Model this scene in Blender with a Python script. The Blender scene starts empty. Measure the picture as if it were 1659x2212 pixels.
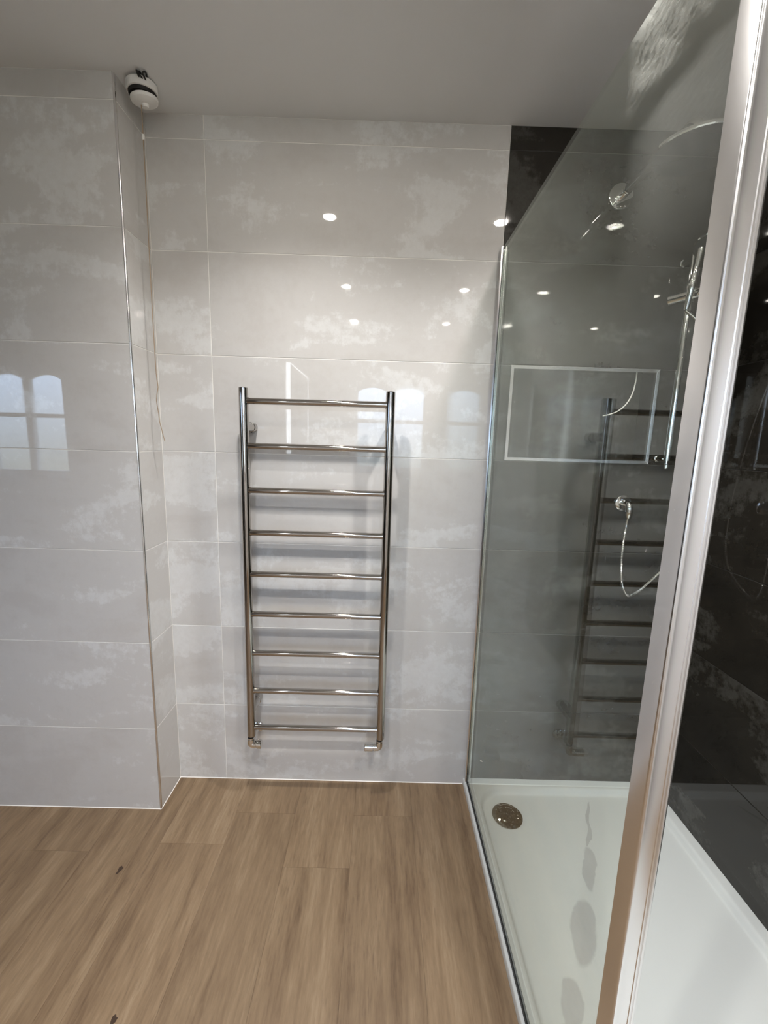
import bpy, bmesh, math, random
from mathutils import Vector, Matrix

random.seed(7)
S = bpy.context.scene
C = S.collection
PI = math.pi

# ------------------------------------------------------------------ camera
F_PX, PITCH, YAW, ROLL = 914.94, 9.4401, 0.4326, 1.6943
CAM = Vector((0.6046, -1.5472, 1.3891))
pi_, ya_, ro_ = (math.radians(a) for a in (PITCH, YAW, ROLL))
fw = Vector((math.sin(ya_) * math.cos(pi_), math.cos(ya_) * math.cos(pi_), -math.sin(pi_)))
r0 = Vector((math.cos(ya_), -math.sin(ya_), 0))
u0 = r0.cross(fw)
rt = r0 * math.cos(ro_) + u0 * math.sin(ro_)
up = -r0 * math.sin(ro_) + u0 * math.cos(ro_)
cd = bpy.data.cameras.new('camera')
cam = bpy.data.objects.new('camera', cd)
C.objects.link(cam)
cd.sensor_fit = 'VERTICAL'
cd.sensor_height = 24.0
cd.lens = F_PX / 2212 * 24.0
cd.clip_start = 0.01
m = Matrix((rt, up, -fw)).transposed().to_4x4()
m.translation = CAM
cam.matrix_world = m
S.camera = cam

# ------------------------------------------------------------------ world, exposure
S.view_settings.view_transform = 'Standard'
S.view_settings.look = 'None'
S.view_settings.gamma = 1.0
S.view_settings.use_curve_mapping = False
S.view_settings.exposure = 0.05
S.cycles.use_denoising = True
S.cycles.max_bounces = 12
S.cycles.transparent_max_bounces = 16
S.cycles.caustics_reflective = False
S.cycles.caustics_refractive = False
S.cycles.sample_clamp_indirect = 60.0
S.cycles.blur_glossy = 0.0
SPOT_W = 46.0
SPOT_COL = (1.0, 0.98, 0.96)
LENS_E = 300.0
SKY_E = 12.0

w = bpy.data.worlds.new('overcast_sky')
S.world = w
w.use_nodes = True
nt = w.node_tree
nt.nodes.clear()
wo = nt.nodes.new('ShaderNodeOutputWorld')
bg = nt.nodes.new('ShaderNodeBackground')
tc = nt.nodes.new('ShaderNodeTexCoord')
sx = nt.nodes.new('ShaderNodeSeparateXYZ')
rp = nt.nodes.new('ShaderNodeValToRGB')
rp.color_ramp.elements[0].position = 0.46
rp.color_ramp.elements[0].color = (0.16, 0.18, 0.15, 1)
rp.color_ramp.elements[1].position = 0.56
rp.color_ramp.elements[1].color = (0.55, 0.71, 1.0, 1)
mr = nt.nodes.new('ShaderNodeMapRange')
mr.inputs[1].default_value = -1
mr.inputs[2].default_value = 1
nt.links.new(tc.outputs['Generated'], sx.inputs[0])
nt.links.new(sx.outputs['Z'], mr.inputs[0])
nt.links.new(mr.outputs[0], rp.inputs[0])
nt.links.new(rp.outputs[0], bg.inputs[0])
bg.inputs[1].default_value = SKY_E
nt.links.new(bg.outputs[0], wo.inputs[0])

# ------------------------------------------------------------------ dimensions (metres)
T = 1 / 3            # tile height
ZC = 2.404           # ceiling
XL, XR, XD = -0.190, 1.757, 0.990   # alcove corner, right wall, white / dark change
YP = -0.154          # front of the left pier
YB = -3.15           # rear wall
XW = -4.30           # far left wall
J = 0.0011           # half a joint


# ------------------------------------------------------------------ node helpers
def mat(name):
    m = bpy.data.materials.new(name)
    m.use_nodes = True
    return m, m.node_tree, m.node_tree.nodes['Principled BSDF']


def nd(nt, t, **k):
    n = nt.nodes.new(t)
    for a, v in k.items():
        if isinstance(a, str) and hasattr(n, a):
            setattr(n, a, v)
    return n


def inp(n, **k):
    for a, v in k.items():
        n.inputs[a].default_value = v
    return n


def plain(name, col, rough, metal=0.0, ior=1.45):
    m, nt, b = mat(name)
    inp(b, **{'Base Color': (*col, 1), 'Roughness': rough, 'Metallic': metal, 'IOR': ior})
    return m


def ramp(nt, stops):
    r = nt.nodes.new('ShaderNodeValToRGB')
    e = r.color_ramp.elements
    while len(e) < len(stops):
        e.new(0.5)
    for el, (p, c) in zip(e, stops):
        el.position = p
        el.color = (*c, 1)
    return r


def coords(nt, scale, randomise=True):
    """Object coordinates, shifted at random from one piece to the next."""
    tc = nt.nodes.new('ShaderNodeTexCoord')
    mp = nt.nodes.new('ShaderNodeMapping')
    mp.inputs['Scale'].default_value = scale
    src = tc.outputs['Object']
    if randomise:
        oi = nt.nodes.new('ShaderNodeObjectInfo')
        mu = nd(nt, 'ShaderNodeVectorMath', operation='SCALE')
        mu.inputs[0].default_value = (37.0, 19.0, 53.0)
        nt.links.new(oi.outputs['Random'], mu.inputs['Scale'])
        ad = nd(nt, 'ShaderNodeVectorMath', operation='ADD')
        nt.links.new(src, ad.inputs[0])
        nt.links.new(mu.outputs[0], ad.inputs[1])
        src = ad.outputs[0]
    nt.links.new(src, mp.inputs[0])
    return mp.outputs[0]


def noise(nt, vec, scale, detail=6, rough=0.6, dist=0.0):
    n = nt.nodes.new('ShaderNodeTexNoise')
    inp(n, Scale=scale, Detail=detail, Roughness=rough, Distortion=dist)
    nt.links.new(vec, n.inputs['Vector'])
    return n.outputs['Fac']


def math_n(nt, op, a, b=None, clamp=False):
    n = nd(nt, 'ShaderNodeMath', operation=op, use_clamp=clamp)
    for i, v in enumerate((a, b)):
        if v is None:
            continue
        if isinstance(v, (int, float)):
            n.inputs[i].default_value = v
        else:
            nt.links.new(v, n.inputs[i])
    return n.outputs[0]


def mixc(nt, fac, a, b):
    n = nd(nt, 'ShaderNodeMix', data_type='RGBA')
    for i, v in ((0, fac), (6, a), (7, b)):
        if isinstance(v, (int, float)):
            n.inputs[i].default_value = v
        elif isinstance(v, tuple):
            n.inputs[i].default_value = (*v, 1)
        else:
            nt.links.new(v, n.inputs[i])
    return n.outputs[2]


def plaster_tile(name, base, pale, deep, rough):
    """Glossy ceramic with the printed, trowelled-plaster clouds of these tiles."""
    m, nt, b = mat(name)
    v1 = coords(nt, (1.6, 1.6, 3.6))
    big = noise(nt, v1, 1.5, 4, 0.55, 0.5)
    v2 = coords(nt, (1.0, 1.0, 1.0))
    brk = noise(nt, v2, 38, 9, 0.74)
    v3 = coords(nt, (26, 26, 4))
    strk = noise(nt, v3, 1.6, 4, 0.6)
    edge = math_n(nt, 'ADD', big, math_n(nt, 'MULTIPLY', math_n(nt, 'SUBTRACT', brk, 0.5), 0.34))
    edge = math_n(nt, 'ADD', edge, math_n(nt, 'MULTIPLY', math_n(nt, 'SUBTRACT', strk, 0.5), 0.10))
    r1 = ramp(nt, [(0.0, (0, 0, 0)), (0.53, (0, 0, 0)), (0.60, (1, 1, 1)), (1.0, (1, 1, 1))])
    nt.links.new(edge, r1.inputs[0])
    r2 = ramp(nt, [(0.0, (1, 1, 1)), (0.34, (1, 1, 1)), (0.47, (0, 0, 0)), (1.0, (0, 0, 0))])
    nt.links.new(edge, r2.inputs[0])
    c = mixc(nt, math_n(nt, 'MULTIPLY', r1.outputs[0], math_n(nt, 'ADD', math_n(nt, 'MULTIPLY', brk, 1.4), -0.05, True)), base, pale)
    c = mixc(nt, r2.outputs[0], c, deep)
    nt.links.new(c, b.inputs['Base Color'])
    rr = math_n(nt, 'ADD', rough, math_n(nt, 'MULTIPLY', r1.outputs[0], 0.03))
    nt.links.new(rr, b.inputs['Roughness'])
    b.inputs['IOR'].default_value = 1.5
    return m


M = {}
M['white_tile'] = plaster_tile('white_plaster_tile', (0.592, 0.577, 0.557), (0.70, 0.70, 0.69), (0.558, 0.538, 0.515), 0.02)
M['dark_tile'] = plaster_tile('charcoal_plaster_tile', (0.023, 0.0205, 0.0165), (0.066, 0.064, 0.057), (0.016, 0.0145, 0.012), 0.025)
M['white_grout'] = plain('white_grout', (0.86, 0.84, 0.80), 0.8)
M['dark_grout'] = plain('charcoal_grout', (0.035, 0.034, 0.031), 0.8)
M['chrome'] = plain('chrome', (0.80, 0.79, 0.77), 0.045, 1.0)
M['steel'] = plain('polished_steel', (0.47, 0.445, 0.42), 0.05, 1.0)
M['alu'] = plain('satin_aluminium', (0.80, 0.79, 0.79), 0.17, 1.0)
M['silver'] = plain('silver_profile', (0.88, 0.87, 0.87), 0.24, 1.0)
M['seal'] = plain('black_rubber', (0.012, 0.012, 0.013), 0.5)
M['ceiling'] = plain('white_matt_paint', (0.80, 0.80, 0.80), 0.6)
M['paint'] = plain('rear_paint', (0.74, 0.73, 0.72), 0.7)
M['upvc'] = plain('white_window_frame', (0.8, 0.8, 0.8), 0.35)
M['plastic'] = plain('white_plastic', (0.82, 0.81, 0.78), 0.35)
M['black'] = plain('black_gap', (0.008, 0.007, 0.007), 0.6)
M['cord'] = plain('string', (0.34, 0.25, 0.17), 0.8)
M['cable'] = plain('cream_cable', (0.78, 0.76, 0.70), 0.45)
M['sealant'] = plain('white_sealant', (0.85, 0.83, 0.79), 0.4)
M['mirror'] = plain('mirror_glass', (0.85, 0.87, 0.87), 0.01, 1.0)


def emitter(name, col, e):
    m, nt, b = mat(name)
    inp(b, **{'Base Color': (0.8, 0.8, 0.8, 1), 'Emission Color': (*col, 1), 'Emission Strength': e})
    return m


M['lens'] = emitter('lit_lamp_lens', (1.0, 0.93, 0.84), LENS_E)
M['led'] = emitter('lit_mirror_edge', (0.86, 0.93, 1.0), 9.0)


def wood():
    m, nt, b = mat('oak_vinyl')
    oi = nt.nodes.new('ShaderNodeObjectInfo')
    v = coords(nt, (1, 1, 1))
    # slow wander of the grain lines, then fine lines along the plank
    wv = nt.nodes.new('ShaderNodeMapping')
    wv.inputs['Scale'].default_value = (1.0, 0.13, 1.0)
    nt.links.new(v, wv.inputs[0])
    cath = nd(nt, 'ShaderNodeTexWave', wave_type='BANDS', bands_direction='X', wave_profile='SIN')
    inp(cath, Scale=3.2, Distortion=11.0, Detail=3.0)
    cath.inputs['Detail Scale'].default_value = 1.3
    cath.inputs['Detail Roughness'].default_value = 0.6
    nt.links.new(wv.outputs[0], cath.inputs['Vector'])
    m2 = nt.nodes.new('ShaderNodeMapping')
    m2.inputs['Scale'].default_value = (105, 11, 1)
    nt.links.new(v, m2.inputs[0])
    fine = noise(nt, m2.outputs[0], 1.0, 5, 0.65)
    m3 = nt.nodes.new('ShaderNodeMapping')
    m3.inputs['Scale'].default_value = (13, 1.3, 1)
    nt.links.new(v, m3.inputs[0])
    broad = noise(nt, m3.outputs[0], 1.0, 3, 0.5, 0.4)
    f = math_n(nt, 'ADD', math_n(nt, 'MULTIPLY', fine, 0.52), math_n(nt, 'MULTIPLY', broad, 0.48))
    f = math_n(nt, 'ADD', f, math_n(nt, 'MULTIPLY', math_n(nt, 'SUBTRACT', cath.outputs['Fac'], 0.5), 0.10))
    r = ramp(nt, [(0.27, (0.100, 0.061, 0.034)), (0.42, (0.176, 0.116, 0.067)), (0.56, (0.226, 0.155, 0.092)), (0.72, (0.300, 0.218, 0.138))])
    nt.links.new(f, r.inputs[0])
    m4 = nt.nodes.new('ShaderNodeMapping')
    m4.inputs['Scale'].default_value = (200, 22, 1)
    nt.links.new(v, m4.inputs[0])
    pore = noise(nt, m4.outputs[0], 1.0, 3, 0.6)
    m5 = nt.nodes.new('ShaderNodeMapping')
    m5.inputs['Scale'].default_value = (9, 2.2, 1)
    nt.links.new(v, m5.inputs[0])
    where = noise(nt, m5.outputs[0], 1.0, 2, 0.5)
    pk = math_n(nt, 'MULTIPLY', math_n(nt, 'MULTIPLY', math_n(nt, 'SUBTRACT', pore, 0.54), 5.0, True), math_n(nt, 'MULTIPLY', math_n(nt, 'SUBTRACT', where, 0.30), 2.6, True))
    grain = mixc(nt, math_n(nt, 'MULTIPLY', pk, 0.55), r.outputs[0], (0.095, 0.058, 0.034))
    tone = nt.nodes.new('ShaderNodeHueSaturation')
    val = nd(nt, 'ShaderNodeMapRange')
    inp(val, **{'From Min': 0, 'From Max': 1, 'To Min': 0.92, 'To Max': 1.08})
    nt.links.new(oi.outputs['Random'], val.inputs[0])
    nt.links.new(val.outputs[0], tone.inputs['Value'])
    nt.links.new(grain, tone.inputs['Color'])
    nt.links.new(tone.outputs[0], b.inputs['Base Color'])
    rr = math_n(nt, 'ADD', 0.36, math_n(nt, 'MULTIPLY', fine, 0.16))
    nt.links.new(rr, b.inputs['Roughness'])
    bp = nt.nodes.new('ShaderNodeBump')
    inp(bp, Strength=0.12, Distance=0.001)
    nt.links.new(fine, bp.inputs['Height'])
    nt.links.new(bp.outputs[0], b.inputs['Normal'])
    return m


M['wood'] = wood()
M['knot'] = plain('dark_wood_knot', (0.045, 0.026, 0.016), 0.5)


def glass(name, tint, residue=False):
    """Clear sheet: see-through, with Fresnel mirror reflection on each face."""
    m = bpy.data.materials.new(name)
    m.use_nodes = True
    nt = m.node_tree
    nt.nodes.clear()
    out = nt.nodes.new('ShaderNodeOutputMaterial')
    lw = nt.nodes.new('ShaderNodeLayerWeight')
    lw.inputs[0].default_value = 0.5
    p5 = math_n(nt, 'POWER', lw.outputs['Facing'], 5.0)
    fr = math_n(nt, 'ADD', math_n(nt, 'MULTIPLY', p5, 0.90), 0.04)
    tr = nt.nodes.new('ShaderNodeBsdfTransparent')
    tr.inputs[0].default_value = (*tint, 1)
    gl = nt.nodes.new('ShaderNodeBsdfGlossy')
    gl.inputs['Roughness'].default_value = 0.0
    gl.inputs[0].default_value = (0.94, 0.98, 0.95, 1)
    mx = nt.nodes.new('ShaderNodeMixShader')
    nt.links.new(fr, mx.inputs[0])
    nt.links.new(tr.outputs[0], mx.inputs[1])
    nt.links.new(gl.outputs[0], mx.inputs[2])
    last = mx.outputs[0]
    if residue:
        # dried white smears left near the top edge of the sheet
        tc = nt.nodes.new('ShaderNodeTexCoord')
        sp = nt.nodes.new('ShaderNodeSeparateXYZ')
        nt.links.new(tc.outputs['Object'], sp.inputs[0])
        mp = nt.nodes.new('ShaderNodeMapping')
        mp.inputs['Scale'].default_value = (1, 14, 24)
        nt.links.new(tc.outputs['Object'], mp.inputs[0])
        n1 = noise(nt, mp.outputs[0], 1.6, 7, 0.7, 0.3)
        mp2 = nt.nodes.new('ShaderNodeMapping')
        mp2.inputs['Scale'].default_value = (1, 30, 70)
        nt.links.new(tc.outputs['Object'], mp2.inputs[0])
        n2 = noise(nt, mp2.outputs[0], 2.0, 6, 0.75)

        def step(sock, lo, hi):
            k = nd(nt, 'ShaderNodeMapRange')
            inp(k, **{'From Min': lo, 'From Max': hi, 'To Min': 0.0, 'To Max': 1.0})
            nt.links.new(sock, k.inputs[0])
            return k.outputs[0]

        wob = math_n(nt, 'ADD', sp.outputs['Z'], math_n(nt, 'MULTIPLY', math_n(nt, 'SUBTRACT', n1, 0.5), 0.035))
        Y = sp.outputs['Y']
        band = math_n(nt, 'MULTIPLY', step(wob, 1.915, 1.935), step(Y, -0.745, -0.80))
        crk = math_n(nt, 'MULTIPLY', math_n(nt, 'SUBTRACT', math_n(nt, 'ADD', n1, math_n(nt, 'MULTIPLY', math_n(nt, 'SUBTRACT', n2, 0.5), 0.9)), 0.40), 4.0, True)
        low = math_n(nt, 'MULTIPLY', math_n(nt, 'MULTIPLY', step(wob, 1.885, 1.872), step(wob, 1.62, 1.80)), step(Y, -0.77, -0.86))
        low = math_n(nt, 'MULTIPLY', low, math_n(nt, 'ADD', math_n(nt, 'MULTIPLY', n2, 0.9), 0.05))
        a = math_n(nt, 'ADD', math_n(nt, 'MULTIPLY', math_n(nt, 'MULTIPLY', band, crk), 0.30), math_n(nt, 'MULTIPLY', low, 0.22), True)
        df = nt.nodes.new('ShaderNodeBsdfDiffuse')
        df.inputs[0].default_value = (0.8, 0.8, 0.76, 1)
        tl = nt.nodes.new('ShaderNodeBsdfTranslucent')
        tl.inputs[0].default_value = (0.8, 0.8, 0.76, 1)
        ds = nt.nodes.new('ShaderNodeMixShader')
        nt.links.new(df.outputs[0], ds.inputs[1])
        nt.links.new(tl.outputs[0], ds.inputs[2])
        m2 = nt.nodes.new('ShaderNodeMixShader')
        nt.links.new(a, m2.inputs[0])
        nt.links.new(last, m2.inputs[1])
        nt.links.new(ds.outputs[0], m2.inputs[2])
        last = m2.outputs[0]
    nt.links.new(last, out.inputs[0])
    return m


M['glass'] = glass('shower_glass', (0.965, 0.985, 0.965), True)
M['pane'] = glass('window_glass', (0.96, 0.98, 0.98))


def tray_mat():
    m, nt, b = mat('white_acrylic')
    tc = nt.nodes.new('ShaderNodeTexCoord')
    sp = nt.nodes.new('ShaderNodeSeparateXYZ')
    n = nt.nodes.new('ShaderNodeTexNoise')
    inp(n, Scale=9.0, Detail=5.0, Roughness=0.6)
    nt.links.new(tc.outputs['Object'], n.inputs['Vector'])
    vs = nd(nt, 'ShaderNodeVectorMath', operation='SUBTRACT')
    nt.links.new(n.outputs['Color'], vs.inputs[0])
    vs.inputs[1].default_value = (0.5, 0.5, 0.5)
    vm = nd(nt, 'ShaderNodeVectorMath', operation='SCALE')
    vm.inputs['Scale'].default_value = 0.045
    nt.links.new(vs.outputs[0], vm.inputs[0])
    va = nd(nt, 'ShaderNodeVectorMath', operation='ADD')
    nt.links.new(tc.outputs['Object'], va.inputs[0])
    nt.links.new(vm.outputs[0], va.inputs[1])
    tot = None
    # dark wall's reflection in wet patches, painted as greyer colour: (x, y, half width, half length)
    for (x, y, a, c) in WET_REFLECTIONS:
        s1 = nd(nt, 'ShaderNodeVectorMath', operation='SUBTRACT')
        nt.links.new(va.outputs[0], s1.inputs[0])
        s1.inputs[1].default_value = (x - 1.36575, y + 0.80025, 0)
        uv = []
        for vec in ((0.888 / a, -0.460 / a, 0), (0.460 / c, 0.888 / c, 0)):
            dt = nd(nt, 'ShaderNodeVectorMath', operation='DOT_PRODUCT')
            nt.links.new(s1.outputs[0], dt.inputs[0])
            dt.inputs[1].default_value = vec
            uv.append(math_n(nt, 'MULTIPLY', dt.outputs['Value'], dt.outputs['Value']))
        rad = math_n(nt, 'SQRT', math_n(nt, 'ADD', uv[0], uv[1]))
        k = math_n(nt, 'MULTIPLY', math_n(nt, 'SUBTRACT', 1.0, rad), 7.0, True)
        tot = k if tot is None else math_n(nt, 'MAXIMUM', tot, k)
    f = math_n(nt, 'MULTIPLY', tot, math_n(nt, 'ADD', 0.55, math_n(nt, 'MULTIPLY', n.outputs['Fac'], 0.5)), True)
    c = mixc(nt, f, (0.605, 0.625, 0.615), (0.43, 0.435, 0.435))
    nt.links.new(c, b.inputs['Base Color'])
    b.inputs['Roughness'].default_value = 0.24
    return m


WET_REFLECTIONS = [(1.428, -0.150, 0.007, 0.075), (1.388, -0.235, 0.008, 0.05), (1.335, -0.350, 0.022, 0.085), (1.250, -0.500, 0.028, 0.060), (1.228, -0.535, 0.036, 0.105), (1.120, -0.700, 0.03, 0.06)]
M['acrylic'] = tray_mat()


# ------------------------------------------------------------------ mesh helpers
def new_bm():
    return bmesh.new()


def add_box(bm, lo, hi, mi=0):
    r = bmesh.ops.create_cube(bm, size=1)
    vs = r['verts']
    for v in vs:
        v.co = Vector([lo[i] + (v.co[i] + 0.5) * (hi[i] - lo[i]) for i in range(3)])
    for f in {f for v in vs for f in v.link_faces}:
        f.material_index = mi
    return vs


def add_tube(bm, pts, r, n=16, cap=True, radii=None):
    pts = [Vector(p) for p in pts]
    rings = []
    ref = None
    for i, p in enumerate(pts):
        d = (pts[min(i + 1, len(pts) - 1)] - pts[max(i - 1, 0)]).normalized()
        if ref is None:
            ref = d.orthogonal().normalized()
        ref = (ref - d * ref.dot(d)).normalized()
        b = d.cross(ref)
        rr = radii[i] if radii else r
        rings.append([bm.verts.new(p + (ref * math.cos(a) + b * math.sin(a)) * rr) for a in (2 * PI * k / n for k in range(n))])
    for a, b in zip(rings, rings[1:]):
        for k in range(n):
            f = bm.faces.new((a[k], a[(k + 1) % n], b[(k + 1) % n], b[k]))
            f.smooth = True
    if cap:
        bm.faces.new(rings[0][::-1])
        bm.faces.new(rings[-1])
    return rings


def add_lathe(bm, prof, n=32, axis='z', at=(0, 0, 0), mi=0):
    """prof: (radius, height) pairs, spun about the axis through `at`."""
    at = Vector(at)
    dirs = {'z': (Vector((1, 0, 0)), Vector((0, 1, 0)), Vector((0, 0, 1))),
            'y': (Vector((1, 0, 0)), Vector((0, 0, 1)), Vector((0, -1, 0))),
            'x': (Vector((0, 1, 0)), Vector((0, 0, 1)), Vector((1, 0, 0)))}[axis]
    rings = []
    for r, h in prof:
        if r < 1e-6:
            rings.append([bm.verts.new(at + dirs[2] * h)])
        else:
            rings.append([bm.verts.new(at + dirs[2] * h + (dirs[0] * math.cos(t) + dirs[1] * math.sin(t)) * r) for t in (2 * PI * k / n for k in range(n))])
    for a, b in zip(rings, rings[1:]):
        for k in range(n):
            q = [a[k % len(a)], a[(k + 1) % len(a)], b[(k + 1) % len(b)], b[k % len(b)]]
            q = list(dict.fromkeys(q))
            if len(q) > 2:
                f = bm.faces.new(q)
                f.smooth = True
                f.material_index = mi


def add_prism(bm, poly, z0, z1, smooth=False):
    a = [bm.verts.new((x, y, z0)) for x, y in poly]
    b = [bm.verts.new((x, y, z1)) for x, y in poly]
    n = len(poly)
    for k in range(n):
        f = bm.faces.new((a[k], a[(k + 1) % n], b[(k + 1) % n], b[k]))
        f.smooth = smooth
    bm.faces.new(a[::-1])
    bm.faces.new(b)


def finish(name, bm, mats, sharp=35):
    bmesh.ops.recalc_face_normals(bm, faces=bm.faces)
    for e in bm.edges:
        if len(e.link_faces) == 2 and e.calc_face_angle(0) > math.radians(sharp):
            e.smooth = False
    me = bpy.data.meshes.new(name)
    bm.to_mesh(me)
    bm.free()
    for mm in (mats if isinstance(mats, (list, tuple)) else [mats]):
        me.materials.append(mm)
    return me


def place(name, me, parent=None, loc=(0, 0, 0), rot=(0, 0, 0)):
    o = bpy.data.objects.new(name, me)
    C.objects.link(o)
    if parent is not None:
        o.parent = parent
    o.location = loc
    o.rotation_euler = rot
    return o


def obj(name, bm, mats, parent=None, loc=(0, 0, 0), rot=(0, 0, 0), sharp=35):
    return place(name, finish(name, bm, mats, sharp), parent, loc, rot)


def tag(o, label=None, cat=None, group=None, kind=None):
    for k, v in (('label', label), ('category', cat), ('group', group), ('kind', kind)):
        if v:
            o[k] = v
    return o


def thing(name, label, cat, loc=(0, 0, 0), group=None):
    o = bpy.data.objects.new(name, None)
    C.objects.link(o)
    o.location = loc
    o.empty_display_size = 0.05
    return tag(o, label, cat, group)


def box_obj(name, lo, hi, mm, parent=None, kind=None, bevel=0.0):
    """A box whose origin sits at its middle."""
    c = [(a + b) / 2 for a, b in zip(lo, hi)]
    bm = new_bm()
    add_box(bm, [a - k for a, k in zip(lo, c)], [b - k for b, k in zip(hi, c)])
    if bevel:
        bmesh.ops.bevel(bm, geom=bm.edges[:], offset=bevel, segments=2, affect='EDGES', profile=0.5)
    base = parent.location if parent is not None else Vector((0, 0, 0))
    o = obj(name, bm, mm, parent, Vector(c) - base)
    if kind:
        o['kind'] = kind
    return o


# ------------------------------------------------------------------ tiles
TILE = {}


def tile_mesh(wd, ht, mm):
    key = (round(wd, 4), round(ht, 4), mm.name)
    if key not in TILE:
        bm = new_bm()
        e = 0.0009
        x, z = wd / 2, ht / 2
        fr = [bm.verts.new(c) for c in ((-x + e, 0, -z + e), (x - e, 0, -z + e), (x - e, 0, z - e), (-x + e, 0, z - e))]
        md = [bm.verts.new(c) for c in ((-x, e * 0.7, -z), (x, e * 0.7, -z), (x, e * 0.7, z), (-x, e * 0.7, z))]
        bk = [bm.verts.new(c) for c in ((-x, 0.007, -z), (x, 0.007, -z), (x, 0.007, z), (-x, 0.007, z))]
        bm.faces.new(fr)
        for a, b in ((fr, md), (md, bk)):
            for k in range(4):
                bm.faces.new((a[k], b[k], b[(k + 1) % 4], a[(k + 1) % 4]))
        TILE[key] = finish('tile', bm, mm)
    return TILE[key]


ROWS = [(k * T, min((k + 1) * T, ZC)) for k in range(8)]


def tile_wall(wall, origin, rotz, cols, mm, rows=ROWS, skip=None):
    """Tiles in a stack bond; local x runs along the wall, the face looks to local -y."""
    ca, sa = math.cos(rotz), math.sin(rotz)
    for (z0, z1) in rows:
        for (a, b) in cols:
            for (aa, bb) in (skip(a, b, z0) if skip else [(a, b)]):
                me = tile_mesh(bb - aa - 2 * J, z1 - z0 - 2 * J, mm)
                cx = (aa + bb) / 2
                place('tile', me, wall, (origin[0] + ca * cx, origin[1] + sa * cx, (z0 + z1) / 2), (0, 0, rotz))


def struct(name, bm, mm):
    return tag(obj(name, bm, mm), kind='structure')


# back wall, white to the left of the screen and charcoal inside the shower, with the niche left open
NX0, NX1, NZ0, NZ1, ND = 1.046, 1.571, 4 * T + 0.002, 5 * T, 0.10
g = 0.0011
bm = new_bm()
add_box(bm, (XL - 0.1, g, 0), (XD, 0.16, ZC), 0)
add_box(bm, (XD, g, 0), (NX0, 0.16, ZC), 1)
add_box(bm, (NX1, g, 0), (XR + 0.1, 0.16, ZC), 1)
add_box(bm, (NX0, g, 0), (NX1, 0.16, NZ0), 1)
add_box(bm, (NX0, g, NZ1), (NX1, 0.16, ZC), 1)
add_box(bm, (NX0, ND + 0.008, NZ0), (NX1, 0.16, NZ1), 1)
wall_back = struct('wall_back', bm, [M['white_grout'], M['dark_grout']])
tile_wall(wall_back, (0, 0), 0, [(XL, 0.0), (0.0, XD)], M['white_tile'])
tile_wall(wall_back, (0, 0), 0, [(XD, XR)], M['dark_tile'],
          skip=lambda a, b, z0: [(a, NX0 + J), (NX1 - J, b)] if abs(z0 - 4 * T) < 0.01 else [(a, b)])
# niche lining, five pieces of the same charcoal tile
place('tile', tile_mesh(NX1 - NX0, NZ1 - NZ0, M['dark_tile']), wall_back, ((NX0 + NX1) / 2, ND, (NZ0 + NZ1) / 2))
place('tile', tile_mesh(NX1 - NX0 - 0.01, ND, M['dark_tile']), wall_back, ((NX0 + NX1) / 2, ND / 2, NZ0 + 0.001), (-PI / 2, 0, 0))
place('tile', tile_mesh(NX1 - NX0 - 0.01, ND, M['dark_tile']), wall_back, ((NX0 + NX1) / 2, ND / 2, NZ1 - 0.001), (PI / 2, 0, 0))
place('tile', tile_mesh(ND, NZ1 - NZ0, M['dark_tile']), wall_back, (NX0 + 0.001, ND / 2, (NZ0 + NZ1) / 2), (0, 0, PI / 2))
place('tile', tile_mesh(ND, NZ1 - NZ0, M['dark_tile']), wall_back, (NX1 - 0.001, ND / 2, (NZ0 + NZ1) / 2), (0, 0, -PI / 2))

# left pier: front face and return
bm = new_bm()
add_box(bm, (XW, YP + g, 0), (XL - g, 0.16, ZC))
wall_left = struct('wall_left', bm, M['white_grout'])
tile_wall(wall_left, (0, YP), 0, [(XL - 1.0, XL - 0.004), (XL - 2.0, XL - 1.0), (XW, XL - 2.0)], M['white_tile'])
tile_wall(wall_left, (XL, 0), PI / 2, [(YP + 0.004, 0.0)], M['white_tile'])

# right wall, all charcoal
bm = new_bm()
add_box(bm, (XR + g, YB, 0), (XR + 0.15, 0.0, ZC))
wall_right = struct('wall_right', bm, M['dark_grout'])
tile_wall(wall_right, (XR, 0), -PI / 2, [(0.0, 0.62), (0.62, 1.62)], M['dark_tile'])
tile_wall(wall_right, (XR, 0), -PI / 2, [(1.62, 2.62), (2.62, -YB)], M['white_tile'])

# ceiling, outer wall
bm = new_bm()
add_box(bm, (XW - 0.1, YB - 0.1, ZC), (XR + 0.15, 0.16, ZC + 0.1))
struct('ceiling', bm, M['ceiling'])
bm = new_bm()
add_box(bm, (XW - 0.1, YB, 0), (XW, 0.16, ZC))
struct('wall_outer', bm, plain('brown_paint', (0.075, 0.062, 0.052), 0.7))

# rear wall with two window openings
WINS = [(-3.46, -2.62, 0.94, 2.02), (0.27, 1.09, 1.06, 2.03)]
bm = new_bm()
xs = [XW - 0.1, WINS[0][0], WINS[0][1], WINS[1][0], WINS[1][1], XR + 0.15]
for a, b in ((0, 1), (2, 3), (4, 5)):
    add_box(bm, (xs[a], YB - 0.18, 0), (xs[b], YB, ZC))
for (a, b, z0, z1) in WINS:
    add_box(bm, (a, YB - 0.18, 0), (b, YB, z0))
    add_box(bm, (a, YB - 0.18, z1), (b, YB, ZC))
struct('wall_rear', bm, M['paint'])


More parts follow.
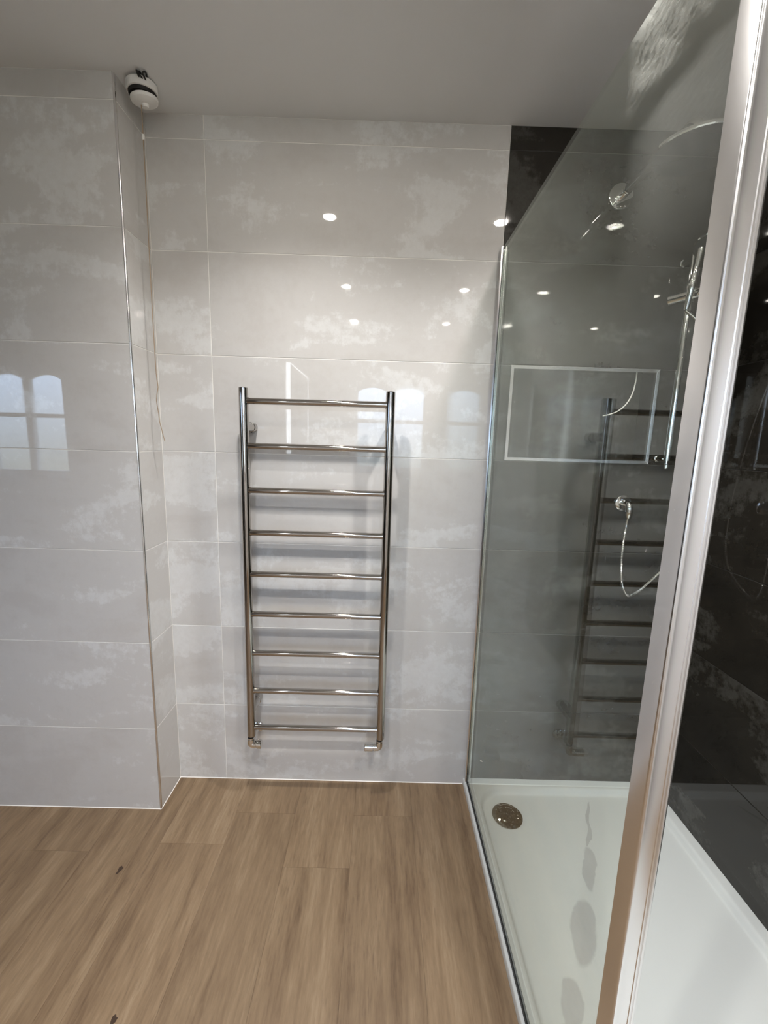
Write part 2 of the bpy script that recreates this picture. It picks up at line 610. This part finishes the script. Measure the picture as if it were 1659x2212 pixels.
def arch_bar(bm, x0, x1, z, rise, y0, y1, ht):
    """Head rail with an arched underside."""
    n = 10
    top, bot = [], []
    for k in range(n + 1):
        t = k / n
        x = x0 + (x1 - x0) * t
        bot.append((x, z - rise * (2 * t - 1) ** 2))
        top.append((x, z + ht))
    vs = {}
    for tagk, row in (('t', top), ('b', bot)):
        for k, (x, zz) in enumerate(row):
            for y in (y0, y1):
                vs[tagk, k, y] = bm.verts.new((x, y, zz))
    for k in range(n):
        bm.faces.new((vs['b', k, y0], vs['b', k + 1, y0], vs['t', k + 1, y0], vs['t', k, y0]))
        bm.faces.new((vs['b', k, y1], vs['t', k, y1], vs['t', k + 1, y1], vs['b', k + 1, y1]))
        bm.faces.new((vs['b', k, y0], vs['b', k, y1], vs['b', k + 1, y1], vs['b', k + 1, y0]))
        bm.faces.new((vs['t', k, y0], vs['t', k + 1, y0], vs['t', k + 1, y1], vs['t', k, y1]))
    for k in (0, n):
        bm.faces.new((vs['b', k, y0], vs['t', k, y0], vs['t', k, y1], vs['b', k, y1]))


for i, (a, b, z0, z1) in enumerate(WINS):
    y0, y1 = YB - 0.13, YB - 0.08
    e = bpy.data.objects.new('window_%d' % (i + 1), None)
    C.objects.link(e)
    e['kind'] = 'structure'
    bm = new_bm()
    mid, zm = (a + b) / 2, z0 + (z1 - z0) * 0.565
    add_box(bm, (a, y0, z0), (a + 0.05, y1, z1))
    add_box(bm, (b - 0.05, y0, z0), (b, y1, z1))
    add_box(bm, (mid - 0.035, y0, z0), (mid + 0.035, y1, z1))
    add_box(bm, (a + 0.05, y0, z0), (b - 0.05, y1, z0 + 0.05))
    add_box(bm, (a + 0.05, y0, zm - 0.02), (b - 0.05, y1, zm + 0.02))
    arch_bar(bm, a + 0.05, mid - 0.035, z1 - 0.06, 0.05, y0, y1, 0.06)
    arch_bar(bm, mid + 0.035, b - 0.05, z1 - 0.06, 0.05, y0, y1, 0.06)
    obj('window_frame', bm, M['upvc'], e)
    for (p, q) in ((a + 0.05, mid - 0.035), (mid + 0.035, b - 0.05)):
        for (r, s) in ((z0 + 0.05, zm - 0.02), (zm + 0.02, z1 - 0.06)):
            box_obj('pane', (p, y0 + 0.02, r), (q, y0 + 0.026, s), M['pane'], e)
    box_obj('window_sill', (a - 0.04, YB - 0.08, z0 - 0.035), (b + 0.04, YB + 0.05, z0 - 0.001), M['upvc'], e)
    # daylight portal: guides sampling of the sky through this opening
    ld = bpy.data.lights.new('sky_portal', 'AREA')
    ld.shape = 'RECTANGLE'
    ld.size, ld.size_y = b - a, z1 - z0
    ld.cycles.is_portal = True
    lo = bpy.data.objects.new('sky_portal', ld)
    C.objects.link(lo)
    lo.location = (mid, YB - 0.17, (z0 + z1) / 2)
    lo.rotation_euler = (PI / 2, 0, PI)

# ------------------------------------------------------------------ floor of oak planks
bm = new_bm()
add_box(bm, (XW - 0.1, YB - 0.1, -0.12), (XR + 0.15, 0.16, -0.0012))
floor = struct('floor', bm, M['knot'])
PW, PL = 0.22, 1.24
ENDS = {3: -0.163, 2: -0.364, 1: -0.162, 0: -0.290, 4: -0.98}   # first cross joint in each visible course
PLANK = {}


def plank(x0, x1, y1, y0):
    wd, ln = x1 - x0 - 0.0005, y1 - y0 - 0.0005
    key = (round(wd, 4), round(ln, 4))
    if key not in PLANK:
        bm = new_bm()
        add_box(bm, (-wd / 2, -ln / 2, -0.006), (wd / 2, ln / 2, 0))
        PLANK[key] = finish('plank', bm, M['wood'])
    place('plank', PLANK[key], floor, ((x0 + x1) / 2, (y0 + y1) / 2, 0))


for c in range(-16, 9):
    x0 = -0.125 + c * PW
    x1 = x0 + PW
    if x1 < XW:
        continue
    x0, x1 = max(x0, XW), min(x1, XR)
    if x1 - x0 < 0.02:
        continue
    end = ENDS.get(c, -0.2 - ((c * 0.437) % 1.0) * 1.0)
    pieces = [(x0, x1, YP if x1 <= XL + 0.001 else 0.0)]
    if x0 < XL < x1:
        pieces = [(x0, XL, YP), (XL, x1, 0.0)]
    if x1 > 0.98 and x0 > 0.9:
        pieces = [(x0, x1, -1.602)]
    elif x1 > 0.977:
        pieces = [(x0, 0.975, 0.0), (0.975, x1, -1.602)]
    for (a, b, ytop) in pieces:
        y = ytop
        nxt = end
        while nxt > y - 0.03:
            nxt -= PL
        while y > YB + 0.01:
            n = max(nxt, YB)
            plank(a, b, y, n)
            y = n
            nxt -= PL

# two dark knots in the oak
for (x, y, a, r_) in ((-0.206, -0.385, 0.5, 0.010), (-0.003, -0.745, 0.7, 0.010)):
    bm = new_bm()
    n = 14
    ring = []
    for k in range(n):
        t = 2 * PI * k / n
        q = 1 + 0.25 * math.sin(3 * t + a) + 0.15 * math.sin(5 * t)
        ring.append(bm.verts.new((math.cos(t) * r_ * 0.62 * q, math.sin(t) * r_ * 1.4 * q, 0.00015)))
    bm.faces.new(ring)
    obj('knot', bm, M['knot'], floor, (x, y, 0), (0, 0, -0.1))

# thin white sealant where wall tiles meet the floor
bm = new_bm()
b_ = 0.0022


def bead(bm, p, q, nrm):
    p, q, nrm = Vector(p), Vector(q), Vector(nrm)
    a = [bm.verts.new(c) for c in (p, p + nrm * b_, p + Vector((0, 0, b_)))]
    c = [bm.verts.new(c) for c in (q, q + nrm * b_, q + Vector((0, 0, b_)))]
    for k in range(3):
        bm.faces.new((a[k], a[(k + 1) % 3], c[(k + 1) % 3], c[k]))


bead(bm, (XL, 0, 0), (0.974, 0, 0), (0, -1, 0))
bead(bm, (XL, YP, 0), (XL, 0, 0), (1, 0, 0))
bead(bm, (XW, YP, 0), (XL, YP, 0), (0, -1, 0))
struct('trim_1', bm, M['sealant'])

# metal corner strip on the edge of the pier
bm = new_bm()
prof = [(XL - 0.0045, YP + 0.0005), (XL - 0.0042, YP - 0.0012)]
for k in range(7):
    t = -PI / 2 + (PI / 2) * k / 6
    prof.append((XL - 0.0035 + 0.0045 * math.cos(t), YP + 0.0035 + 0.0045 * math.sin(t)))
prof += [(XL + 0.0012, YP + 0.0042), (XL - 0.0005, YP + 0.0045)]
add_prism(bm, prof, 0.001, ZC - 0.002, True)
struct('trim_2', bm, M['alu'])

# mitred metal frame around the niche
tr = tag(bpy.data.objects.new('trim_3', None), kind='structure')
C.objects.link(tr)
TW, TY = 0.0115, 0.0035
o4 = [(NX0, NZ0), (NX1, NZ0), (NX1, NZ1), (NX0, NZ1)]
i4 = [(NX0 + TW, NZ0 + TW), (NX1 - TW, NZ0 + TW), (NX1 - TW, NZ1 - TW), (NX0 + TW, NZ1 - TW)]
for k in range(4):
    bm = new_bm()
    q = [o4[k], o4[(k + 1) % 4], i4[(k + 1) % 4], i4[k]]
    a = [bm.verts.new((x, -TY, z)) for x, z in q]
    b = [bm.verts.new((x, 0.010, z)) for x, z in q]
    bm.faces.new(a)
    bm.faces.new(b[::-1])
    for j in range(4):
        bm.faces.new((a[j], b[j], b[(j + 1) % 4], a[(j + 1) % 4]))
    bmesh.ops.bevel(bm, geom=[e for e in bm.edges if all(abs(v.co.y + TY) < 1e-5 for v in e.verts)], offset=0.0008, segments=1, affect='EDGES')
    obj('frame_bar', bm, M['silver'], tr)

# ------------------------------------------------------------------ towel radiator
RX0, RX1, RY = 0.139, 0.6265, -0.10
t = thing('towel_radiator', 'tall polished steel ladder towel radiator with nine rungs on the pale tiled wall', 'radiator', ((RX0 + RX1) / 2, RY, 0.262))
RL = t.location


def part(name, bm, mm, parent=None, label=None, loc=None):
    o = obj(name, bm, mm, parent if parent is not None else t)
    if label:
        o['label'] = label
    return o


for x in (RX0, RX1):
    bm = new_bm()
    R_ = 0.0155
    add_lathe(bm, [(0, 0), (R_ - 0.002, 0), (R_, 0.002), (R_, 1.2745), (R_ - 0.002, 1.2765), (0, 1.2765)], 36, 'z', (x - RL.x, 0, 0.0135))
    part('upright', bm, M['steel'])
for z in [1.509, 1.3615, 1.211, 1.0625, 0.9125, 0.763, 0.6125, 0.4625, 0.312]:
    bm = new_bm()
    add_tube(bm, [(RX0 + 0.012 - RL.x, 0, z - RL.z), (RX1 - 0.012 - RL.x, 0, z - RL.z)], 0.0105, 24)
    o = part('rung', bm, M['steel'])
    for s in (-1, 1):
        bm = new_bm()
        xx = (RX0 if s < 0 else RX1) - RL.x - s * 0.0145
        add_tube(bm, [(xx, 0, z - RL.z), (xx - s * 0.003, 0, z - RL.z)], 0.0117, 24)
        part('weld_collar', bm, M['steel'], o)
# wall bosses behind the uprights
for x in (RX0, RX1):
    for z in (1.425, 0.375):
        bm = new_bm()
        add_lathe(bm, [(0, 0), (0.0155, 0), (0.0170, 0.0015), (0.0170, 0.030), (0.0155, 0.031), (0.0140, 0.094), (0, 0.094)], 28, 'y', (x - RL.x, -RL.y - 0.0006, z - RL.z))
        o = part('wall_bracket', bm, M['steel'])
        bm = new_bm()
        add_lathe(bm, [(0, 0), (0.0022, 0), (0.0022, 0.003), (0, 0.003)], 12, 'z', (x - RL.x + 0.0, -RL.y - 0.022, z - RL.z - 0.0192))
        part('grub_screw', bm, M['black'], o)


def valve(x, s, ln, name, label):
    """Corner valve: neck under the upright, elbow, head pointing inwards, pipe and rose on the wall."""
    bm = new_bm()
    z = 0.243 - RL.z
    add_tube(bm, [(x - RL.x, 0, z + 0.026), (x - RL.x, 0, z + 0.008)], 0.0125, 20)
    pts = [(x - RL.x, 0, z + 0.020)]
    for k in range(7):
        a = PI / 2 * k / 6
        pts.append((x - RL.x + s * (0.010 - 0.010 * math.cos(a)), 0, z + 0.006 - 0.010 * math.sin(a)))
    pts.append((x - RL.x + s * 0.020, 0, z - 0.004))
    add_tube(bm, pts, 0.0140, 22)
    o = part(name, bm, M['chrome'], label=label)
    bm = new_bm()
    add_lathe(bm, [(0, 0), (0.0155, 0), (0.0155, 0.003), (0.0125, 0.0035), (0.0125, 0.006), (0.0155, 0.0065), (0.0155, ln - 0.002), (0.014, ln), (0, ln)], 26, 'x', (0, 0, 0))
    for v in bm.verts:
        v.co = Vector((x - RL.x + s * (0.018 + v.co.x), v.co.y, z - 0.004 + v.co.z))
    part('valve_head', bm, M['chrome'], o)
    bm = new_bm()
    add_tube(bm, [(x - RL.x, 0.008, z - 0.002), (x - RL.x, -RL.y - 0.001, z - 0.002)], 0.0085, 18)
    part('supply_pipe', bm, M['chrome'], o)
    bm = new_bm()
    add_lathe(bm, [(0.009, 0.011), (0.013, 0.010), (0.021, 0.005), (0.0225, 0.0012), (0.0225, 0.0006)], 30, 'y', (x - RL.x, -RL.y, z - 0.002))
    part('wall_rose', bm, M['chrome'], o)
    bm = new_bm()
    add_tube(bm, [(x - RL.x, 0, z + 0.0255), (x - RL.x, 0, z + 0.0330)], 0.0110, 18)
    part('seal_ring', bm, M['black'], o)


valve(RX0 - 0.003, 1, 0.022, 'lockshield_valve', 'short chrome corner valve under the left upright')
valve(RX1 - 0.003, -1, 0.038, 'control_valve', 'longer chrome corner valve under the right upright')

# ------------------------------------------------------------------ shower tray
TX0, TX1, TY0, TY1, TZ = 0.975, 1.7565, -1.60, -0.0005, 0.027
t = thing('shower_tray', 'low white acrylic shower tray with rounded basin in the tiled corner', 'shower tray', ((TX0 + TX1) / 2, (TY0 + TY1) / 2, 0))
TL = t.location
BX0, BX1, BY0, BY1, BR = 1.016, 1.722, -1.555, -0.040, 0.10
DRX, DRY, DRR = 1.115, -0.157, 0.056


def basin(x, y):
    cx, cy = (BX0 + BX1) / 2, (BY0 + BY1) / 2
    qx = abs(x - cx) - (BX1 - BX0) / 2 + BR
    qy = abs(y - cy) - (BY1 - BY0) / 2 + BR
    d = -(math.hypot(max(qx, 0), max(qy, 0)) + min(max(qx, qy), 0) - BR)
    s = min(max(d / 0.018, 0), 1)
    s = s * s * (3 - 2 * s)
    fall = 0.004 * (1 - min(math.hypot(x - DRX, y - DRY) / 1.2, 1))
    return TZ - 0.0185 * s - fall * s


def stops(a, b, marks, fine, coarse):
    out = []
    x = a
    while x < b - 1e-6:
        out.append(x)
        x += fine if any(abs(x - mk) < 0.12 for mk in marks) else coarse
    if b - out[-1] < fine * 0.4:
        out.pop()
    return out + [b]


xs = stops(TX0 + 0.004, TX1, (BX0, BX1), 0.005, 0.03)
ys = stops(TY0, TY1, (BY0, BY1), 0.005, 0.03)
bm = new_bm()
grid = [[bm.verts.new((x - TL.x, y - TL.y, basin(x, y))) for y in ys] for x in xs]
for i in range(len(xs) - 1):
    for j in range(len(ys) - 1):
        f = bm.faces.new((grid[i][j], grid[i + 1][j], grid[i + 1][j + 1], grid[i][j + 1]))
        f.smooth = True
# rounded left edge and skirt
prev = grid[0]
for dx, dz in ((-0.0025, -0.001), (-0.004, -0.004), (-0.004, -TZ)):
    cur = [bm.verts.new((xs[0] + dx - TL.x, y - TL.y, max(TZ + dz, 0.0))) for y in ys]
    for j in range(len(ys) - 1):
        f = bm.faces.new((prev[j], prev[j + 1], cur[j + 1], cur[j]))
        f.smooth = True
    prev = cur
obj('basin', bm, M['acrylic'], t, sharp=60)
bm = new_bm()
add_box(bm, (TX0 + 0.005 - TL.x, TY0 - TL.y, 0), (TX1 - TL.x, TY0 + 0.002 - TL.y, TZ - 0.001))
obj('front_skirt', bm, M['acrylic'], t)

# domed chrome waste cover, dimpled by water drops
bm = new_bm()
zb = basin(DRX, DRY) + 0.0008
prof = [(DRR * 0.93, 0.0004), (DRR, 0.0006), (DRR, 0.0032)]
for k in range(1, 13):
    a = k / 12
    prof.append((DRR * 0.97 * (1 - a), 0.0042 + 0.0065 * (1 - (1 - a) ** 2)))
prof[-1] = (0, prof[-1][1])
add_lathe(bm, prof, 40, 'z', (DRX - TL.x, DRY - TL.y, zb))
for v in bm.verts:
    if v.co.z > zb + 0.0042 and len(v.link_edges) == 4:
        v.co.z += random.uniform(-0.0012, 0.0014)
for f in bm.faces:
    f.smooth = f.calc_center_median().z < zb + 0.0040
dm, nt, b = mat('droplet_chrome')
inp(b, **{'Base Color': (0.30, 0.285, 0.26, 1), 'Metallic': 1.0, 'Roughness': 0.06})
o = obj('waste_cover', bm, dm, t)
o['label'] = 'round chrome waste cover speckled with drops'

# ------------------------------------------------------------------ glass screen
GX0, GX1, GY1, GY0, GZ0, GZ1 = 0.9855, 0.9935, -0.006, -1.003, 0.034, 2.034
t = thing('shower_screen', 'clear glass shower screen with silver posts standing on the tray edge', 'shower screen', (0.99, -0.5, TZ))
SL = t.location
bm = new_bm()
add_box(bm, (GX0, GY0, GZ0), (GX1, GY1, GZ1))
o = obj('glass_panel', bm, M['glass'], t, (-SL.x, -SL.y, -SL.z))
# wall channel
bm = new_bm()
ch = [(0.9795, -0.0012), (0.9795, -0.0225), (0.9840, -0.0255), (0.9853, -0.0255), (0.9853, -0.004), (0.9937, -0.004), (0.9937, -0.0255), (0.9950, -0.0255), (0.9995, -0.0225), (0.9995, -0.0012)]
add_prism(bm, ch, TZ + 0.0005, GZ1 + 0.002)
obj('wall_channel', bm, M['silver'], t, (-SL.x, -SL.y, -SL.z))
bm = new_bm()
add_box(bm, (0.9836, -0.0272, TZ + 0.0006), (0.9853, -0.0256, GZ1))
obj('rubber_seal', bm, M['seal'], t, (-SL.x, -SL.y, -SL.z))
# bottom strip
bm = new_bm()
add_box(bm, (0.9838, GY0, TZ + 0.0004), (0.9856, -0.027, TZ + 0.013))
add_box(bm, (0.9856, GY0, TZ + 0.0004), (0.9935, -0.027, TZ + 0.0068))
obj('bottom_strip', bm, M['seal'], t, (-SL.x, -SL.y, -SL.z))
# free-edge post: a silver extrusion with a rolled bead each side and a groove near its inner edge
px0, px1, py0, py1 = 0.9825, 1.0185, -1.0335, -0.9985
poly = [(px0, py1), (px0, py0 + 0.0035)]
for k in range(1, 6):
    a = PI + PI / 2 * k / 5
    poly.append((px0 + 0.0035 + 0.0035 * math.cos(a), py0 + 0.0035 + 0.0035 * math.sin(a)))
poly += [(px0 + 0.0065, py0 + 0.0009), (px1 - 0.0125, py0 + 0.0009), (px1 - 0.0115, py0 + 0.0000), (px1 - 0.0095, py0 + 0.0), (px1 - 0.0085, py0 + 0.0022), (px1 - 0.0072, py0 + 0.0022), (px1 - 0.0062, py0 + 0.0006)]
for k in range(0, 6):
    a = 1.5 * PI + PI / 2 * k / 5
    poly.append((px1 - 0.004 + 0.004 * math.cos(a), py0 + 0.0046 + 0.004 * math.sin(a)))
poly += [(px1, py1), ]
bm = new_bm()
add_prism(bm, poly, TZ + 0.0005, GZ1 + 0.003, True)
obj('end_post', bm, M['silver'], t, (-SL.x, -SL.y, -SL.z), sharp=30)
bm = new_bm()
add_box(bm, (px0 + 0.001, py0 + 0.002, GZ1 + 0.003), (px1 - 0.001, py1 - 0.001, GZ1 + 0.006))
obj('post_cap', bm, M['plastic'], t, (-SL.x, -SL.y, -SL.z))

# ------------------------------------------------------------------ overhead shower
AX, AZ, HY, HZ = 1.366, 2.208, -0.365, 2.125
t = thing('overhead_shower', 'round chrome rain shower head on a straight arm from the dark wall', 'shower head', (AX, 0, AZ))
bm = new_bm()
add_lathe(bm, [(0, 0.006), (0.036, 0.006), (0.0395, 0.0045), (0.0405, 0.0008)], 44, 'y')
obj('wall_plate', bm, M['chrome'], t)
bm = new_bm()
add_lathe(bm, [(0.014, 0.006), (0.0145, 0.008), (0.0145, 0.045), (0.013, 0.047)], 28, 'y')
obj('collar', bm, M['chrome'], t)
bm = new_bm()
pts = [(0, -0.006, 0), (0, HY + 0.05, 0)]
for k in range(1, 9):
    a = PI / 2 * k / 8
    pts.append((0, HY + 0.05 - 0.05 * math.sin(a), -0.05 + 0.05 * math.cos(a)))
pts.append((0, HY, HZ - AZ + 0.012))
add_tube(bm, pts, 0.0115, 24)
obj('arm', bm, M['chrome'], t)
bm = new_bm()
add_lathe(bm, [(0.0115, 0.034), (0.017, 0.032), (0.019, 0.022), (0.017, 0.014), (0.024, 0.010), (0.097, 0.006), (0.102, 0.004), (0.102, -0.002), (0.099, -0.004)], 56, 'z', (0, HY, HZ - AZ))
h = obj('head', bm, M['chrome'], t)
bm = new_bm()
add_lathe(bm, [(0.099, -0.004), (0, -0.0042)], 56, 'z', (0, HY, HZ - AZ))
f = obj('spray_face', bm, plain('dark_spray_face', (0.030, 0.034, 0.042), 0.15), h)

# ------------------------------------------------------------------ riser rail with slider, hand shower, hose, outlet
QX, QY = 1.603, -0.052
t = thing('riser_rail', 'slim vertical chrome shower rail with a sliding holder on the dark wall', 'shower rail', (QX, 0, 1.345))
bm = new_bm()
add_tube(bm, [(0, QY, 0.006), (0, QY, 0.68)], 0.0102, 24)
obj('rail', bm, M['chrome'], t)
for z, nm in ((0.012, 'rail_foot'), (0.665, 'rail_head')):
    bm = new_bm()
    add_tube(bm, [(0, -0.0006, z), (0, QY, z)], 0.0095, 22)
    add_lathe(bm, [(0, 0.004), (0.011, 0.004), (0.0125, 0.003), (0.0125, 0.0007)], 28, 'y', (0, 0, z))
    obj(nm, bm, M['chrome'], t)
bm = new_bm()
add_lathe(bm, [(0, -0.026), (0.006, -0.0255), (0.0085, -0.022), (0.0085, -0.012), (0.005, -0.009), (0.004, 0.004)], 22, 'z', (0, QY, 0.004))
obj('end_knob', bm, M['chrome'], t)
sl = Vector((0, QY, 0.545))
bm = new_bm()
add_tube(bm, [sl + Vector((-0.045, 0.030, -0.004)), sl + Vector((0.020, -0.050, 0.004))], 0.0175, 28)
o = obj('slider', bm, M['chrome'], t)
bm = new_bm()
add_lathe(bm, [(0.0092, -0.02), (0.0145, -0.019), (0.0145, 0.019), (0.0092, 0.02)], 26, 'z', sl)
obj('slider_clamp', bm, M['chrome'], o)

t = thing('hand_shower', 'chrome hand shower resting in the holder of the riser rail', 'hand shower', (1.569, -0.106, 1.890))
ax = Vector((0.06, -0.10, 0.99)).normalized()
bm = new_bm()
pts = [ax * d for d in (-0.055, -0.03, 0.004, 0.02, 0.04, 0.07, 0.10, 0.125)]
add_tube(bm, pts, 0, 24, True, [0.0075, 0.0085, 0.0105, 0.0125, 0.0095, 0.0100, 0.0115, 0.0125])
obj('handle', bm, M['chrome'], t)
bm = new_bm()
add_lathe(bm, [(0, 0.030), (0.018, 0.028), (0.034, 0.020), (0.044, 0.006), (0.046, -0.004), (0.043, -0.007)], 40, 'z')
q = Vector((0, 0, 1)).rotation_difference(Vector((0.30, 0.45, 0.84)).normalized()).to_matrix().to_4x4()
q.translation = ax * 0.122 + Vector((0.016, -0.016, 0.002))
bm.transform(q)
h = obj('head', bm, M['chrome'], t)
bm = new_bm()
add_lathe(bm, [(0.043, -0.007), (0, -0.0075)], 40, 'z')
bm.transform(q)
obj('spray_face', bm, M['seal'], h)

OX, OZ = 1.497, 1.191
t = thing('hose_outlet', 'round chrome wall outlet elbow feeding the shower hose below the niche', 'wall outlet', (OX, 0, OZ))
bm = new_bm()
add_lathe(bm, [(0, 0.006), (0.026, 0.006), (0.029, 0.004), (0.0295, 0.0008)], 40, 'y')
obj('wall_plate', bm, M['chrome'], t)
bm = new_bm()
pts = [(0, -0.005, 0.002), (0, -0.028, 0.002)]
for k in range(1, 7):
    a = PI / 2 * k / 6
    pts.append((0, -0.028 - 0.018 * math.sin(a), 0.002 - 0.018 + 0.018 * math.cos(a)))
pts.append((0, -0.046, -0.024))
add_tube(bm, pts, 0.0115, 22)
obj('elbow', bm, M['chrome'], t)
bm = new_bm()
add_lathe(bm, [(0.0118, -0.023), (0.0128, -0.024), (0.0128, -0.036), (0.010, -0.040), (0.0075, -0.048)], 22, 'z', (0, -0.046, 0))
obj('hose_nut', bm, M['chrome'], t)


def smooth_path(ctrl, n):
    ctrl = [Vector(c) for c in ctrl]
    P = [ctrl[0] * 2 - ctrl[1]] + ctrl + [ctrl[-1] * 2 - ctrl[-2]]
    out = []
    for i in range(1, len(P) - 2):
        for k in range(n):
            u = k / n
            a, b, c, d = P[i - 1], P[i], P[i + 1], P[i + 2]
            out.append(0.5 * (2 * b + (c - a) * u + (2 * a - 5 * b + 4 * c - d) * u * u + (3 * b - a - 3 * c + d) * u ** 3))
    return out + [ctrl[-1]]


hp = smooth_path([(OX - 0.0, -0.046, OZ - 0.044), (1.492, -0.047, 1.100), (1.489, -0.05, 1.0), (1.498, -0.055, 0.905), (1.515, -0.06, 0.865), (1.531, -0.06, 0.857),
                  (1.562, -0.06, 0.877), (1.607, -0.06, 0.925), (1.650, -0.064, 0.99), (1.678, -0.072, 1.12), (1.676, -0.085, 1.35), (1.664, -0.11, 1.56), (1.632, -0.125, 1.72), (1.598, -0.116, 1.795), (1.5655, -0.1005, 1.833)], 34)
bm = new_bm()
# wound metal hose: alternately thick and thin rings
dense = []
acc = 0
for a, b in zip(hp, hp[1:]):
    dense.append(a)
dense.append(hp[-1])
add_tube(bm, dense, 0, 10, True, [0.0064 if k % 2 else 0.0048 for k in range(len(dense))])
o = obj('shower_hose', bm, M['chrome'])
tag(o, 'ribbed chrome hose looping down from the wall outlet and up to the hand shower', 'hose')

# thin cable curling out of the niche top
cp = smooth_path([(1.502, 0.020, NZ1 - 0.010), (1.500, 0.018, 1.622), (1.492, 0.014, 1.585), (1.472, 0.008, 1.548), (1.440, 0.002, 1.520), (1.408, -0.002, 1.507), (1.386, -0.004, 1.502)], 8)
bm = new_bm()
add_tube(bm, cp, 0.0022, 10)
tag(obj('light_cable', bm, M['cable']), 'thin cream cable curling down inside the framed dark niche', 'cable')

# ------------------------------------------------------------------ pull cord switch
CX, CY, CR = -0.132, -0.116, 0.042
t = thing('pull_cord_switch', 'white round pull cord switch hanging loose at the ceiling corner', 'switch', (CX, CY, ZC))
bm = new_bm()
tilt = Matrix.Rotation(math.radians(4), 4, Vector((0.8, -0.6, 0)))
add_lathe(bm, [(0, -0.004), (CR - 0.002, -0.004), (CR, -0.006), (CR, -0.026), (CR - 0.002, -0.027), (0, -0.027)], 40, 'z')
bm.transform(tilt)
obj('base', bm, M['plastic'], t)
bm = new_bm()
add_lathe(bm, [(CR - 0.004, -0.0265), (CR - 0.005, -0.036), (0, -0.036)], 36, 'z')
bm.transform(tilt)
obj('gap_ring', bm, M['black'], t)
bm = new_bm()
tilt2 = Matrix.Rotation(math.radians(9), 4, Vector((0.8, -0.6, 0)))
add_lathe(bm, [(0, -0.037), (CR - 0.005, -0.037), (CR - 0.004, -0.039), (CR - 0.006, -0.046), (CR - 0.013, -0.050), (0.010, -0.052), (0.008, -0.060), (0, -0.061)], 40, 'z')
bm.transform(tilt2)
obj('cover', bm, M['plastic'], t)
bm = new_bm()
for (dx, dy, b_) in ((0.012, -0.030, 0.008), (0.020, -0.034, -0.006), (0.026, -0.030, 0.010)):
    add_tube(bm, smooth_path([(dx, dy + 0.012, -0.001), (dx + b_, dy - 0.012, -0.004), (dx + b_ * 0.4, dy - 0.018, -0.010), (dx + 0.002, dy + 0.004, -0.014)], 5), 0.0022, 8)
obj('wires', bm, M['black'], t)
bm = new_bm()
pts = []
for k in range(46):
    z = -0.058 - k / 45 * 0.977
    kink = 0.004 * math.exp(-((z + 0.86) / 0.02) ** 2) - 0.005 * math.exp(-((z + 0.905) / 0.03) ** 2)
    pts.append((-0.0035 - 0.0015 * math.sin(z * 6) + kink + (0.012 * ((-z - 0.97) / 0.06) if z < -0.97 else 0), 0.004 * math.sin(z * 4), z))
add_tube(bm, pts, 0.0013, 8)
o = obj('cord', bm, M['cord'], t)
bm = new_bm()
add_lathe(bm, [(0, -0.150), (0.003, -0.149), (0.0042, -0.142), (0.003, -0.134), (0, -0.133)], 16, 'z', (-0.003, -0.001, 0))
obj('cord_connector', bm, M['plastic'], o)

# ------------------------------------------------------------------ downlights
LX, LYS = (0.331, 1.119), (-0.596, -1.480, -2.300)
n_ = 0
WHERE = [('over the radiator', 'over the shower tray'), ('behind the viewer on the basin side', 'behind the viewer on the shower side'), ('nearest the rear window, basin side', 'nearest the rear window, shower side')]
proto = None
spots = [(x, y, WHERE[j][i]) for j, y in enumerate(LYS) for i, x in enumerate(LX)]
for (x, y, wh) in spots:
    t = thing('downlight', 'small round lit ceiling downlight with a white rim, ' + wh, 'downlight', (x, y, ZC), 'ceiling downlights')
    if proto is None:
        bm = new_bm()
        add_lathe(bm, [(0.028, -0.0035), (0.030, -0.0055), (0.041, -0.0045), (0.0435, -0.0005)], 36, 'z')
        rim = finish('rim', bm, M['plastic'])
        bm = new_bm()
        add_lathe(bm, [(0.0285, -0.0040), (0.0275, -0.0062), (0.021, -0.0085), (0.011, -0.0097), (0, -0.0100)], 30, 'z')
        proto = (rim, finish('lens', bm, M['lens']))
    place('rim', proto[0], t)
    place('lens', proto[1], t)
    ld = bpy.data.lights.new('downlight_lamp', 'SPOT')
    ld.energy = SPOT_W
    ld.color = SPOT_COL
    ld.spot_size = math.radians(126)
    ld.spot_blend = 0.8
    ld.shadow_soft_size = 0.025
    lo = bpy.data.objects.new('downlight_lamp', ld)
    C.objects.link(lo)
    lo.parent = t
    lo.location = (0, 0, -0.020)

# ------------------------------------------------------------------ seen only as reflections: a short wall with a lit-edge mirror
bm = new_bm()
add_box(bm, (-0.42, YB, 0), (-0.235, -2.16, ZC))
struct('wall_nib', bm, M['ceiling'])
t = thing('lit_mirror', 'frameless mirror with glowing edges on the short rear wall', 'mirror', (-0.235, -2.66, 1.62))
bm = new_bm()
add_box(bm, (0.001, -0.45, -0.36), (0.030, 0.43, 0.41))
obj('mirror_body', bm, M['mirror'], t)
for lo_, hi_ in (((0.001, 0.431, -0.36), (0.032, 0.445, 0.41)), ((0.031, -0.45, 0.404), (0.033, 0.43, 0.41)), ((0.031, -0.45, -0.36), (0.033, -0.444, 0.40))):
    bm = new_bm()
    add_box(bm, lo_, hi_)
    obj('light_strip', bm, M['led'], t)
